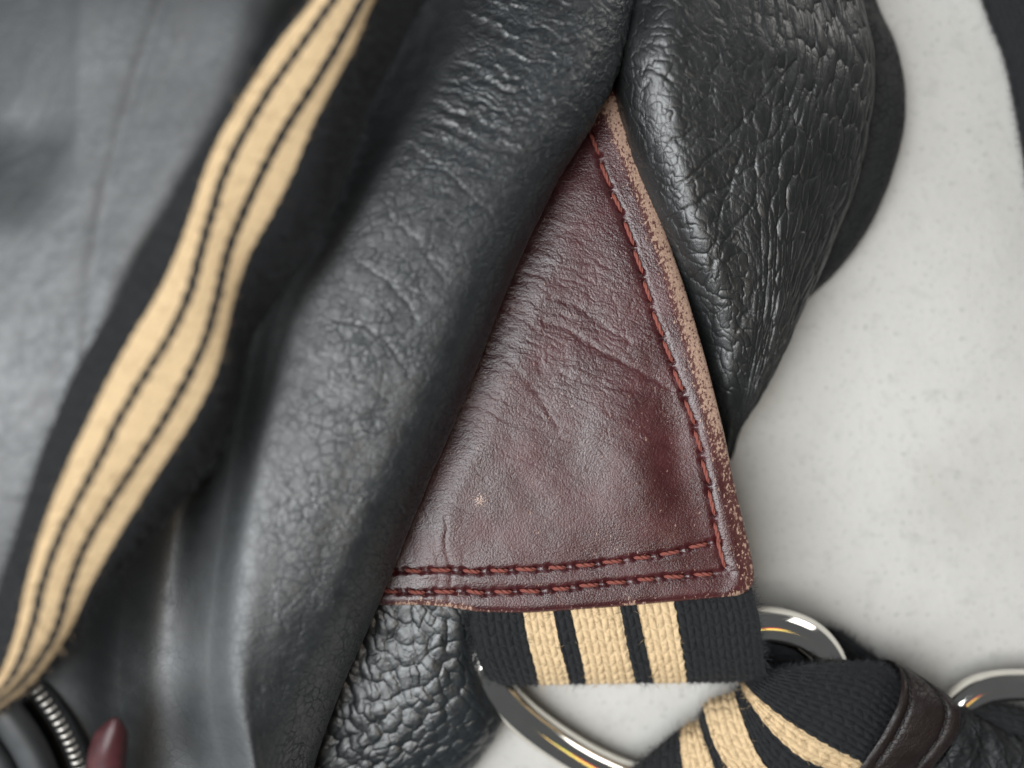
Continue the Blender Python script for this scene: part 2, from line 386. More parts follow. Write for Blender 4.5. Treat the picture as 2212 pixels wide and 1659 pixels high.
for k, pl in enumerate(CREASES):
    dd = polydist(px + wx * 14, py + wy * 14, pl); d = d - roll * (.055 * gauss(dd, 3.6) + .02 * gauss(dd, 14)) * (.6 + .5 * (k % 3) / 2)
# rough puckers along the rolled edge, soft undulation, the seam on the left body
ed = sstep(13.6, 14.8, col)
d = d + ed * .10 * fbm(U * 1.2, V * 2.4, 71, 3) + .14 * fbm(U * .05, V * .05, 77, 2)
seam = polydist(px, py, [(420, -480), (360, -60), (350, 0), (318, 95), (290, 180), (262, 280), (232, 390), (212, 500), (196, 620), (186, 760)])
d = d - (1 - sstep(9, 10, col)) * (.22 * gauss(seam, 20))
body = 1 - sstep(9, 10.5, col)
rx = np.interp(py, [-300, 0, 180, 350, 480], [180, 178, 172, 165, 160]); fade = body * (1 - sstep(230, 520, py))
d = d - fade * (.018 * 30 * np.log1p(np.exp(np.clip((rx - px) / 30, -20, 14))) - .16 * gauss(px - rx, 26)) - body * .55 * gauss(polydist(px, py, [(-60, 620), (-10, 480), (30, 390), (60, 300)]), 75)
eb, _ = vor((U * .7 + wx) / 1.3, (V + wy) / 1.0, 91)
d = d + body * .07 * fbm(U * .22, V * .10, 95, 2)
S.attr['grain'] = .22 + .78 * roll * (.25 + .75 * sstep(600, 800, px + (py - 900) * .2))
S.disp(d)
S.build('front_panel', MAT_LEATHER, bag)['label'] = 'black grained leather panel folded into a soft roll'

# --- right lobe
LROWS = [(-700,[1385,1415,1460,1560,1660,1730,1760,1740],[2,4,5,5,5,4,3,1]),
 (-200,[1360,1395,1450,1560,1700,1800,1850,1820],[20,27,30,31,28,22,14,8]),
 (0,[1345,1378,1436,1550,1690,1800,1862,1830],[18,28,32.5,31.8,28,21.5,13.5,8]),
 (120,[1320,1348,1415,1540,1700,1820,1886,1850],[16,27,32.8,32,28.5,22,13.5,7]),
 (250,[1330,1355,1425,1550,1700,1812,1880,1850],[15,25.5,31.8,31,28,22,13.5,7]),
 (400,[1370,1395,1465,1570,1690,1782,1846,1815],[14,23,29.8,29.2,26.5,20.5,12.5,6]),
 (550,[1425,1450,1512,1600,1680,1740,1786,1760],[14,21,27,26.8,24.5,19,11.5,5]),
 (700,[1480,1505,1552,1610,1660,1692,1716,1690],[13,17,22,23,21,17,11,4]),
 (850,[1528,1548,1572,1600,1622,1634,1643,1625],[12,15,17,17,16,13,9,3]),
 (930,[1560,1568,1574,1580,1586,1590,1594,1582],[9,10,11,11,10,8,5,1]),
 (990,[1560,1563,1566,1569,1571,1573,1574,1570],[3,3.5,4,4,3.5,3,2,.5])]
S = Sheet([[(x, y, z) for x, z in zip(xs, zs)] for y, xs, zs in LROWS], .15)
px, py, U, V = S.px, S.py, S.U, S.V; col = S.tc[None] + 0 * px
wx = fbm(U * .3, V * .3, 103, 3); wy = fbm(U * .3 + 5, V * .3, 108, 3); sx = fbm(U * .16, V * .07, 104, 2)
right = sstep(2.9, 4.2, col)
# long vertical puckers that run down the right half, drawn in the sheet's own column coordinate
e1, c1, f1 = vor(S.tc[None] * 6.6 + sx * 1.6 + wx * .25 + V * .02, (V + wy * 1.0) / 4.2, 111, .9, True); e2, c2, f2_ = vor(S.tc[None] * 9 + sx * 1.5 + wx * .3, (V + wy * 1.2) / 4.0, 117, .9, True)
d = right * (1 - .7 * sstep(5.4, 6.2, col)) * (.44 * (1 - np.clip(f1 * 1.1, 0, 1.2) ** 2) * (.6 + .5 * c1) + .06 * sstep(0, .18, e1) + .10 * (1 - f2_ ** 2))
left = 1 - right
e3, c3, f3 = vor((U * .75 + V * .66 + wx * 2) / 2.8, (-U * .66 + V * .75 + wy * 2) / 1.4, 131, dome=True)
e4, _ = vor((U + wx * 2) / 1.0, (V + wy * 2) / .8, 141)
d = d + left * (.06 * sstep(0, .14, e3) + .13 * (1 - f3 * f3))
for pl in ([(1700,150),(1640,230),(1570,300),(1500,370),(1450,420)], [(1660,330),(1600,380),(1520,430),(1450,470)], [(1640,420),(1590,490),(1540,570),(1510,640)],
           [(1340,140),(1400,150),(1450,170)], [(1360,330),(1430,320),(1500,280)], [(1690,520),(1640,610),(1590,720)], [(1600,330),(1560,450),(1540,560),(1535,690)]):
    dd = polydist(px + wx * 16, py + wy * 16, pl); d = d - .08 * gauss(dd, 4.5)
d = d + .35 * fbm(U * .10, V * .10, 151, 3)
S.disp(d); S.build('side_fold', MAT_LOBE, bag)['label'] = 'black leather fold with long vertical creases'

# --- rear edge behind the lobe
sil = [(-640,1790),(-200,1865),(0,1893),(110,1940),(220,1957),(370,1930),(500,1872),(590,1806),(640,1752),(700,1690)]
S = Sheet([[(x - 260, y - 20, 6), (x - 150, y - 10, 8), (x - 60, y, 9.5), (x - 18, y, 8), (x, y, 4.5), (x - 12, y, 0.3)] for y, x in sil], .3)
S.disp(.12 * fbm(S.U * .3, S.V * .2, 161, 3)); S.build('rear_edge', MAT_DARK, bag)

# --- burgundy gusset panel
BOT = [(500,1304),(807,1307),(922,1307),(983,1313),(1030,1322),(1141,1324),(1317,1312),(1493,1296),(1600,1286),(1700,1280)]
RED_R = [(165,1322),(195,1328),(250,1345),(300,1364),(450,1421),(620,1480),(780,1526),(934,1564),(1043,1586),(1131,1607),(1197,1623),(1240,1630),(1258,1630),(1272,1625),(1282,1614),(1288,1600),(1290,1594)]
RED_L = [(165,1200),(300,1120),(450,1040),(640,960),(870,880),(1030,790),(1230,715),(1290,690)]
def ip(tab, y): a = np.array(tab, float); return np.interp(y, a[:, 0], a[:, 1])
nt, ns = 560, 440
t = np.linspace(0, 1, nt); s = np.linspace(0, 1, ns) ** .85
yn = 165 + 1125 * t
def smooth(a, k=9):
    b = np.pad(a, k, mode='edge'); return np.convolve(b, np.ones(2 * k + 1) / (2 * k + 1), 'same')[k:-k]
xr_ = np.where(yn < 1225, smooth(ip(RED_R, yn), 14), ip(RED_R, yn)); xl_ = smooth(ip(RED_L, yn), 20)
X = xl_[:, None] + (xr_ - xl_)[:, None] * s[None]
bx = np.linspace(500, 1700, 600); by = smooth(ip(BOT, bx), 12)
Y = 165 + (np.interp(X, bx, by) - 165) * t[:, None]
dr = (xr_[:, None] - X) * .93; db = np.interp(X, bx, by) - Y
corner = np.minimum(dr, db)
Z = 22 + 1.6 * sstep(160, 500, Y) - .8 * sstep(700, 1290, Y) - .6 * sstep(1300, 1630, X) * sstep(900, 1290, Y)
R = 15.
def rolloff(dd, r=R):
    q = np.clip((r - dd) / r, 0, 1); return 1 - np.sqrt(np.clip(1 - q * q, 0, 1))
Z = Z - 1.35 * np.maximum(rolloff(dr, 36), .7 * rolloff(db, 14))
STR = [(1270,268),(1277,289),(1296,344),(1312,391),(1328,426),(1347,469),(1367,527),(1386,586),(1402,641),(1416,688),(1443,758),(1465,824),(1493,894),(1513,973),(1530,1044),(1546,1136),(1558,1200),(1578,1236)]
STA = [(1546,1168),(1511,1178),(1440,1197),(1372,1206),(1309,1215),(1243,1223),(1181,1227),(1124,1230),(1062,1233),(1012,1235),(974,1230),(933,1232),(880,1233),(800,1233),(740,1232)]
STB = [(1560,1236),(1508,1242),(1432,1247),(1361,1255),(1295,1261),(1234,1269),(1170,1276),(1111,1277),(1047,1280),(992,1276),(928,1279),(880,1279),(838,1276),(760,1276)]
def stitch_list(poly, step, length, start, skew):
    p = np.array(poly, float); sg_ = np.r_[0, np.cumsum(np.linalg.norm(np.diff(p, axis=0), axis=1))]
    at = lambda q: (float(np.interp(q, sg_, p[:, 0])), float(np.interp(q, sg_, p[:, 1])))
    q = start; k = 0; out = []
    while q + length < sg_[-1]:
        a, b = at(q), at(q + length * (1 + .10 * math.sin(k * 2.3)))
        dx, dy = b[0] - a[0], b[1] - a[1]; n = math.hypot(dx, dy); nx, ny = -dy / n, dx / n
        out.append(((a[0] + nx * skew, a[1] + ny * skew), (b[0] - nx * skew, b[1] - ny * skew)))
        q += step * (1 + .04 * math.sin(k * 1.7)); k += 1
    return out
STITCHES = stitch_list(STR, 68, 50, 20, 1.5) + stitch_list(STA, 62, 40, 18, -1.5) + stitch_list(STB, 62, 40, 20, -1.5) + [((1549, 1166), (1566, 1226))]
gr = polydist(X, Y, STR); ga = polydist(X, Y, STA); gb = polydist(X, Y, STB)
U = (X - 1100) * .0633; V = (Y - 165) * .0633
wx = fbm(U * .3, V * .3, 203, 3); wy = fbm(U * .3 + 5, V * .3, 208, 3)
dz = -.30 * gauss(gr, 10) - .30 * gauss(ga, 7) - .30 * gauss(gb, 7)
dz += .32 * gauss(dr - 34, 20) * sstep(190, 330, Y) + .16 * gauss(db - 66, 11) + .16 * gauss(db - 18, 14)
holes = np.zeros_like(X)
for a, b in STITCHES:
    for (hx, hy) in (a, b): holes = np.maximum(holes, gauss(np.hypot(X - hx, Y - hy), 6.5))
    dz += .05 * gauss(polydist(X, Y, [a, b]), 13)
dz -= .55 * holes
# soft hollow and swelling beside the right seam, gentle waves
dz += .9 * gauss(dr - 200, 80) * gauss(Y - 1010, 190) - .8 * gauss(dr - 105, 45) * gauss(Y - 960, 150) + .5 * fbm(U * .08, V * .08, 211, 3)
dz += .35 * gauss(dr - 120, 60) * gauss(Y - 620, 180)
# fine creases running down to the right, stronger in the middle and along the roll
an = -.36; fu, fv = U * math.cos(an) - V * math.sin(an), U * math.sin(an) + V * math.cos(an)
mid = gauss(Y - 700, 330) * .9 + .1
e1, c1 = vor((fu + wx * 1.6) / 3.0, (fv + wy * 1.3) / .85, 221); e2, c2 = vor((fu + wx * 1.6) / 1.2, (fv + wy * 1.6) / .55, 231)
dz += mid * (.045 * sstep(0, .25, e1) + .03 * c1 + .018 * sstep(0, .3, e2))
rid = np.clip(1 - np.abs(fbm(fu * .10 + .3 * wx, fv * .5 + .5 * wy, 241, 3)) * 3, 0, 1) ** 2
dz -= .08 * rid * mid * sstep(60, 200, dr)
for pl, a, wd in (([(1175,690),(1230,715),(1300,760),(1380,800),(1450,845)], .25, 6), ([(1190,640),(1290,690),(1360,740)], .16, 6), ([(1250,820),(1340,840),(1440,850)], .15, 7), ([(1080,760),(1160,850),(1210,930)], .12, 6),
                  ([(962,1120),(966,1180),(974,1235),(972,1312)], .20, 5), ([(930,1100),(948,1230),(946,1300)], .11, 6), ([(905,1060),(925,1200)], .07, 7), ([(1000,1190),(1005,1280)], .06, 8), ([(880,1150),(905,1260)], .08, 8)):
    dd = polydist(X + wx * 10, Y + wy * 10, pl); dz -= .55 * a * gauss(dd, wd)
dl = X - np.interp(Y, [165, 300, 440, 640, 870, 1030, 1230, 1310], [1320, 1255, 1180, 1090, 1000, 920, 845, 815])
dz -= 1.3 * sstep(90, -20, dl)                                 # dips under the roll
Z = Z + dz
# walls round the right and bottom edge
def ext(A): return np.pad(A, ((0, 4), (0, 4)), mode='edge')
Xe, Ye, Ze = ext(X), ext(Y), ext(Z)
drop = np.zeros_like(Xe)
for k, (dn, inn) in enumerate(((.35, 0), (.9, 1.5), (1.5, 6), (1.7, 22))):
    drop[nt + k, :] = np.maximum(drop[nt + k, :], dn); Ye[nt + k, :] -= inn
    drop[:, ns + k] = np.maximum(drop[:, ns + k], dn); Xe[:, ns + k] -= inn
S = Sheet.__new__(Sheet); S.p = W(np.stack([Xe, Ye, Ze - drop], -1)); S.finish()
S.U = (Xe - 1100) * .0633; S.V = (Ye - 165) * .0633
edge_w = sstep(50, 9, dr) * sstep(175, 260, Y) * (1 - .66 * sstep(830, 1060, Y))
wear = edge_w * .95 + .45 * gauss(polydist(X, Y, [(1290,225),(1335,240),(1355,300)]), 28) + .10 * sstep(40, 8, dr) * sstep(900, 1100, Y)
wear += .30 * sstep(10, 2, db) + .35 * gauss(polydist(X, Y, [(860,1300),(930,1300),(1000,1312),(1020,1318)]), 12) + .4 * gauss(np.hypot(X - 1362, Y - 1303), 16)
wear += .55 * gauss(np.hypot(X - 1276, Y - 265), 14)
scr = .60 * gauss(np.hypot(X - 1036, Y - 1080), 22) + .05 * sstep(860, 1000, X) * gauss(Y - 1080, 120) + .22 * gauss(np.hypot(X - 1445, Y - 905), 40) + .14 * gauss(dr - 110, 50) * sstep(600, 900, Y) + .16 * gauss(np.hypot(X - 1260, Y - 470), 35)
gold = .50 * gauss(np.hypot((X - 1450) / 1.4, Y - 1158), 45) + .4 * gauss(np.hypot(X - 1490, Y - 1070), 40) + .25 * gauss(np.hypot(X - 1588, Y - 1235), 30)
S.attr = {'grain': 1.0, 'wear': ext(wear), 'scratch': ext(scr), 'gold': ext(gold)}
panel = S.build('gusset_panel', MAT_RED, bag); panel['label'] = 'burgundy triangular leather panel with a rubbed tan edge'
RED = (X, Y, Z)

# --- stitches (twisted two-ply thread), one object each
def stitch_mesh():
    n = 17; u = np.linspace(-.5, .5, n); parts = []
    arch = np.clip(1 - (2 * u) ** 4, 0, 1)
    for ph in (0, math.pi):
        tw = ph + u * 9.5
        c = np.stack([u, .13 * arch * np.cos(tw) * .62, .13 * arch * np.sin(tw) * .62 + .24 * arch - .16], 1)
        parts.append(tube(c, .105 * (.35 + .65 * arch), 7))
    return raw_mesh('stitch', *merge(parts))
STM = stitch_mesh(); STM.materials.append(MAT_THREAD)
def red_z(x, y):
    i = np.argmin((X - x) ** 2 + (Y - y) ** 2); return float(Z.ravel()[i])
def place_stitch(mesh, name, a, b, parent, lift=.0, thick=1.0):
    A, B = Vector(W(a)), Vector(W(b)); L = (B - A).length
    o = bpy.data.objects.new(name, mesh); COL.objects.link(o); o.parent = parent
    xa = (B - A).normalized(); za = Vector((0, 0, 1)); za = (za - xa * za.dot(xa)).normalized(); ya = za.cross(xa)
    k = thick * 1.75e-3
    M4 = Matrix(((xa.x * L, ya.x * k, za.x * k, 0), (xa.y * L, ya.y * k, za.y * k, 0), (xa.z * L, ya.z * k, za.z * k, 0), (0, 0, 0, 1)))
    o.matrix_world = Matrix.Translation((A + B) / 2 + za * lift * 1e-3) @ M4
    return o
for a, b in STITCHES:
    za, zb, zm = red_z(*a), red_z(*b), red_z((a[0] + b[0]) / 2, (a[1] + b[1]) / 2)
    place_stitch(STM, 'stitch', (*a, zm + .12), (*b, zm + .12), panel)

# --- pebbled lower panel
PR = [(1270,[600,720,860,960,1015,1038,1030],[9,13,16,17,16,13,9]), (1340,[600,740,870,960,1010,1034,1026],[9,13,15.5,16.5,15.5,12,7]), (1430,[580,720,860,960,1010,1040,1030],[8,12,14.5,15.5,14,10,5]),
      (1570,[560,680,840,960,1040,1076,1064],[8,11,13.5,13.5,11,6.5,2.5]), (1659,[540,640,780,900,985,1018,1006],[7,10,12,11.5,9,5,2]), (1800,[480,560,680,790,870,900,890],[6,8,10,9,7,4,1]), (2100,[400,440,500,560,600,620,610],[2,3,4,3,2,1,.3])]
S = Sheet([[(x, y, z) for x, z in zip(xs, zs)] for y, xs, zs in PR], .16)
U, V = S.U, S.V; wx = fbm(U * .3, V * .3, 303, 3); wy = fbm(U * .3 + 5, V * .3, 308, 3)
an = .95; fu, fv = U * math.cos(an) + V * math.sin(an), -U * math.sin(an) + V * math.cos(an)
e1, c1, f1 = vor((fu + wx * 1.2) / 2.6, (fv + wy * 1.2) / 1.6, 311, dome=True)
e2, _ = vor((fu + wx) / 1.1, (fv + wy) / .8, 321)
S.disp(.30 * (1 - np.clip(f1 * 1.1, 0, 1.2) ** 2) * (.7 + .4 * c1) + .05 * sstep(0, .15, e1) + .02 * sstep(0, .3, e2) + .3 * fbm(U * .15, V * .15, 331, 3))
S.build('lower_panel', MAT_PEBBLE, bag)['label'] = 'coarsely pebbled black leather below the burgundy panel'

# ------------------------------------------------------------------ webbing
FIB = []
def web(name, rows, parent, pitch=.12, yarn=.98, thick=1.3, amp=.32, stripes=True, jag=.016, fuzz=0, width_mm=None, fuzz_len=(.4, 1.3), edge_fuzz=0, seed=1, mat=None, outer=1.0):
    S = Sheet(rows, pitch); N, M = S.px.shape
    xm = S.U[N // 2] if width_mm is None else np.interp(S.tc, np.arange(len(width_mm)), width_mm)
    xm = xm[None] + 0 * S.U; V = S.V
    k = np.floor(xm / yarn); fx = xm / yarn - k
    sg = np.where(k % 2 == 0, 1, -1); seg = 1.9
    ph = V / seg + sg * (fx - .5) * .42 + h2(k, 0 * k, seed) * .25 + .08 * fbm(V * .5, xm * .5, seed + 3, 2)
    h = np.sqrt(np.clip(np.sin(math.pi * fx), 0, 1)) * (.22 + .78 * np.abs(np.sin(math.pi * ph)) ** .7)
    tc = S.tc[None] + jag * .6 * np.sin(2 * math.pi * V / seg) + jag * 1.4 * fbm(V * 1.1, xm * .1, seed + 11, 2)
    if stripes:
        st = np.zeros_like(tc)
        for a, b in ((1, 2), (3, 4), (5, 6)):
            ta, tb = (S.tc[None] + (tc - S.tc[None]) * (outer if a == 1 else 1)), (S.tc[None] + (tc - S.tc[None]) * (outer if b == 6 else 1))
            st = np.maximum(st, sstep(a - .06, a + .06, ta) * (1 - sstep(b - .06, b + .06, tb)))
    else: st = np.zeros_like(tc)
    ef = sstep(0, .25, S.tc) * sstep(0, .25, S.tc[-1] - S.tc); S.disp(amp * h * (.25 + .75 * ef)[None] + .12 * fbm(xm * .2, V * .2, seed + 5, 3))
    S.attr['stripe'] = st
    o = S.build(name, mat or MAT_WEB, parent, thick)
    if fuzz or edge_fuzz: FIB.append((o, S, st, fuzz, edge_fuzz, fuzz_len, seed))
    return o
def fibres():
    for o, S, st, n, ne, (l0, l1), seed in FIB:
        r = np.random.default_rng(seed); N, M = S.px.shape
        vis = (S.px > -20) & (S.px < 2232) & (S.py > -20) & (S.py < 1680)
        for tanf in (False, True):
            pick = np.argwhere(vis & ((st > .5) == tanf))
            if len(pick) == 0: continue
            sel = pick[r.integers(0, len(pick), int(n * (.25 if tanf else 1.0)))]
            if ne and not tanf:
                em = np.zeros((N, M), bool); em[:, :2] = True; em[:, -2:] = True; em[:2] = False
                pe = np.argwhere(vis & em)
                if len(pe): sel = np.concatenate([sel, pe[r.integers(0, len(pe), ne)]])
            P = S.p[sel[:, 0], sel[:, 1]]; Nn = S.n[sel[:, 0], sel[:, 1]]; m = len(P)
            out = np.where(sel[:, 1] < 3, -1., np.where(sel[:, 1] > M - 4, 1., 0.))
            tang = np.gradient(S.p, axis=1)[sel[:, 0], sel[:, 1]]; tang /= np.linalg.norm(tang, axis=1, keepdims=True) + 1e-15
            D = r.normal(size=(m, 3)) * .75 + Nn * .45 + tang * out[:, None] * 1.3; D /= np.linalg.norm(D, axis=1, keepdims=True)
            D2 = r.normal(size=(m, 3)) * .8 + D; D2 /= np.linalg.norm(D2, axis=1, keepdims=True)
            L = (r.uniform(l0, l1, m) * 1e-3)[:, None]
            c = np.stack([P - Nn * 5e-5, P + D * L * .4, P + D * L * .65 + D2 * L * .25, P + D * L * .7 + D2 * L * .6], 1)
            rad = r.uniform(.016, .030, m)[:, None] * np.array([1, 1, .9, .5])[None] * 1e-3
            A = np.cross(D, r.normal(size=(m, 3))); A /= np.linalg.norm(A, axis=1, keepdims=True) + 1e-15; B = np.cross(D, A)
            th = np.arange(3) * 2.0944
            v = c[:, :, None] + rad[:, :, None, None] * (A[:, None, None] * np.cos(th)[None, None, :, None] + B[:, None, None] * np.sin(th)[None, None, :, None])
            i = np.arange(m)[:, None, None] * 12; a = np.arange(3)[None, :, None] * 3; j = np.arange(3)[None, None]; j2 = (j + 1) % 3
            q = np.stack(np.broadcast_arrays(i + a + j, i + a + j2, i + a + 3 + j2, i + a + 3 + j), -1).reshape(-1, 4)
            f = link('fuzz', raw_mesh('fuzz', v.reshape(-1, 3), q), MAT_TANFIBRE if tanf else MAT_FIBRE, o if o.parent is None or o.parent.parent is None else o.parent)
            f['kind'] = 'stuff'

# --- webbing tab sewn under the gusset, folded round the ring
def trow(y_l, y_r, xs, z, zr=0): 
    xs = np.array(xs, float); f = (xs - xs[0]) / (xs[-1] - xs[0])
    return [(x, y_l + (y_r - y_l) * q, z + zr * q) for x, q in zip(xs, f)]
tab_rows = [trow(1262, 1235, [1008,1122,1186,1224,1328,1366,1446,1614], 19.3),
 trow(1318, 1288, [1014,1129,1193,1231,1337,1374,1454,1628], 19.6), trow(1350, 1325, [1016,1134,1199,1238,1344,1382,1461,1638], 19.4),
 trow(1400, 1385, [1026,1144,1210,1250,1354,1394,1470,1646], 18.2), trow(1440, 1435, [1040,1156,1222,1260,1364,1404,1478,1652], 16.2),
 trow(1466, 1462, [1056,1162,1228,1264,1370,1410,1482,1656], 13.2), trow(1478, 1470, [1066,1166,1230,1266,1373,1412,1483,1657], 10.2),
 trow(1470, 1462, [1070,1168,1230,1266,1373,1412,1483,1655], 7.4), trow(1420, 1410, [1066,1164,1228,1264,1370,1410,1480,1650], 6.2), trow(1330, 1310, [1060,1160,1224,1260,1366,1406,1476,1640], 8)]
tab = web('webbing_tab', tab_rows, bag, pitch=.11, fuzz=2600, edge_fuzz=700, seed=401)
tab['label'] = 'black webbing tab with three tan stripes'

# --- metal ring through the tab
def ring(path, r, label, name='metal_ring', sides=28, n=220):
    c = crv(W(np.array(path, float)), n, True); o = link(name, raw_mesh(name, *tube(c, r * 1e-3, sides, True)), MAT_METAL)
    return tag(o, label, 'ring', 'metal rings on the strap')
ring([(1062,1425,9.5),(1120,1412,11),(1350,1405,11.5),(1560,1372,12),(1648,1350,12.5),(1730,1368,12.5),(1780,1412,12),(1802,1470,10),(1796,1535,8),(1740,1605,6.2),(1620,1660,4.8),(1480,1695,4.4),
      (1370,1685,4.3),(1290,1655,4.3),(1215,1612,4.5),(1145,1562,5.2),(1090,1510,6.5),(1056,1462,8)], 2.65, 'polished metal ring held by the striped webbing tab')

# --- shoulder strap: loop over the ring, keeper, end
strap = thing('shoulder_strap', 'black and tan webbing strap looped through the metal ring, with leather keeper', 'strap')
def r8(pts, zs): return [(1242 + .4385 * x, 1173 + .4385 * y, z) for (x, y), z in zip(pts, zs)]
srows = [
 r8([(640,1330),(760,1230),(840,1190),(880,1150),(1010,1060),(1060,1010),(1080,990),(1260,800)], [1.6]*8),
 r8([(420,1160),(600,990),(680,930),(710,870),(850,800),(880,765),(900,750),(1040,690)], [2.2]*8),
 r8([(312,1095),(535,912),(612,868),(640,802),(790,738),(822,700),(838,690),(960,625)], [6,6.5,7,7.5,8.5,9,9,10]),
 r8([(288,1130),(522,965),(622,920),(648,860),(810,815),(855,770),(880,742),(1090,605)], [11,11.5,12,12.5,13.5,14.5,15,16]),
 r8([(292,1210),(525,1060),(660,1030),(690,1000),(870,980),(950,905),(1010,850),(1300,590)], [13,13.5,14.5,15,16,17,17.2,17]),
 r8([(360,1320),(560,1180),(710,1150),(780,1140),(950,1110),(1080,1030),(1180,960),(1470,590)], [13,14,15,15.5,16.5,17.5,17.5,15]),
 r8([(600,1420),(750,1310),(880,1280),(950,1260),(1130,1200),(1270,1120),(1370,1060),(1600,690)], [10,12,13,14,15,16,16,11]),
 r8([(900,1520),(1050,1410),(1150,1360),(1220,1330),(1350,1270),(1450,1200),(1530,1140),(1720,800)], [8,11,13,14,15,15.5,15.5,11]),
 r8([(1250,1620),(1350,1530),(1420,1480),(1480,1430),(1590,1350),(1680,1270),(1740,1210),(1900,920)], [7,10,12,13,14,14,14,10]),
 r8([(1700,1720),(1780,1640),(1830,1600),(1880,1560),(1960,1490),(2020,1430),(2060,1390),(2160,1150)], [4,6,7,8,9,9,9,7])]
web('upper_webbing', srows, strap, pitch=.12, fuzz=4200, edge_fuzz=900, seed=411)['label'] = 'striped webbing folded over the ring'
lrows = [r8(p, [z * .9, z, z, z * .9]) for p, z in (([(880,440),(920,560),(980,700),(1050,900)], 4.2), ([(1040,440),(1060,560),(1090,700),(1130,900)], 4.6), ([(1180,425),(1190,540),(1210,700),(1230,900)], 5.2),
  ([(1290,430),(1310,540),(1330,700),(1340,900)], 6), ([(1380,490),(1400,600),(1420,740),(1420,920)], 7), ([(1480,560),(1500,670),(1520,800),(1500,960)], 7.5), ([(1620,650),(1640,760),(1650,880),(1620,1020)], 7))]
web('lower_webbing', lrows, strap, pitch=.16, stripes=False, fuzz=500, edge_fuzz=900, seed=421)['label'] = 'plain black underside of the webbing behind the ring'

# keeper band
L = [(1880,1452,3),(1908,1424,8),(1938,1436,13.5),(1948,1478,18),(1940,1520,20),(1916,1570,20.5),(1858,1660,19),(1800,1740,13),(1770,1760,5)]
Rr = [(1940,1462,3),(1952,1440,8),(1985,1458,12.5),(2040,1494,16.5),(2070,1528,18.5),(2071,1572,19),(2012,1660,18),(1950,1760,12),(1930,1790,5)]
L, Rr = np.array(L, float), np.array(Rr, float)
def lerp(f, bulge=0): 
    a = L + (Rr - L) * f; a[:, 2] += bulge; return a.tolist()
under = lambda a, dx, dz: [(x + dx, y + dx * .3, z + dz) for x, y, z in a]
kr = [under(lerp(0), 14, -2.2), under(lerp(0), 2, -1.0), under(lerp(0), -1, -.3), lerp(.05, .15), lerp(.2, .1), lerp(.35, .35), lerp(.5, .45), lerp(.65, .4), lerp(.8, .1), lerp(.95, .1), under(lerp(1), 1, -.4), under(lerp(1), -2, -1.2), under(lerp(1), -14, -2.4)]
S = Sheet(kr, .16); g = gauss(S.tr - 4, .28) + gauss(S.tr - 8, .28)
S.disp(-.22 * g[:, None] + .10 * fbm(S.U * .5, S.V * .5, 431, 3)); keeper = S.build('keeper', MAT_KEEPER, strap); keeper['label'] = 'dark brown leather keeper band around the webbing'
KS = S
BM = stitch_mesh(); BM.name = 'keeper_stitch'; BM.materials.append(MAT_BTHREAD)
for row in (4, 8):
    i = int(np.argmin(np.abs(KS.tr - row)))
    for q in np.arange(1.6, 7.2, .34):
        a = KS.p[i, int(np.argmin(np.abs(KS.tc - q)))]; b = KS.p[i, int(np.argmin(np.abs(KS.tc - q - .24)))]
        fa, fb = PX(a), PX(b); place_stitch(BM, 'stitch', (fa[0], fa[1], a[2] * 1e3 / ZS + .1), (fb[0], fb[1], b[2] * 1e3 / ZS + .1), keeper, 0, .6)
# crumpled leather end beyond the keeper
er = [[(2020,1500,9),(2050,1530,14),(2060,1590,15),(2020,1660,14),(1960,1740,8)], [(2070,1520,8),(2080,1545,13),(2085,1590,15.5),(2050,1665,14.5),(2000,1760,8)],
      [(2110,1545,7),(2112,1570,14),(2125,1610,13),(2110,1670,14),(2060,1780,8)], [(2160,1560,6),(2165,1590,11.5),(2165,1630,13.5),(2150,1690,13),(2120,1790,7)],
      [(2240,1580,5),(2240,1610,10),(2235,1650,12),(2220,1700,11),(2200,1800,6)], [(2400,1640,3),(2400,1670,6),(2390,1710,7),(2370,1760,6),(2350,1840,3)]]
S = Sheet(er, .16); wx = fbm(S.U * .3, S.V * .3, 441, 3)
e1, c1 = vor((S.U + wx * 3) / 3.2, (S.V + wx * 2) / 2.2, 443); rid = 1 - np.abs(fbm(S.U * .25, S.V * .25, 447, 3)) * 2.5
S.disp(.45 * np.clip(rid, 0, 1) ** 2 + .12 * sstep(0, .25, e1) + .4 * fbm(S.U * .2, S.V * .2, 449, 2)); S.build('strap_end', MAT_DARK, strap)['label'] = 'crumpled black leather end of the strap'
wr = [[(2040,1505,6),(2052,1535,9),(2060,1580,9)], [(2110,1512,7),(2115,1545,10.5),(2120,1590,9)], [(2190,1525,7),(2195,1560,10),(2200,1610,8)], [(2330,1570,5),(2330,1610,7),(2320,1650,5)]]
web('inner_webbing', wr, strap, pitch=.16, stripes=False, fuzz=400, edge_fuzz=500, seed=451)
ring([(2060,1540,6.5),(2090,1506,6.8),(2130,1487,7),(2190,1480,7.2),(2280,1484,7.4),(2360,1510,7),(2400,1580,6),(2380,1650,5),(2280,1690,4.2),(2180,1690,4.2),(2100,1650,4.6),(2062,1590,5.8)], 2.3, 'polished metal ring beyond the leather keeper')

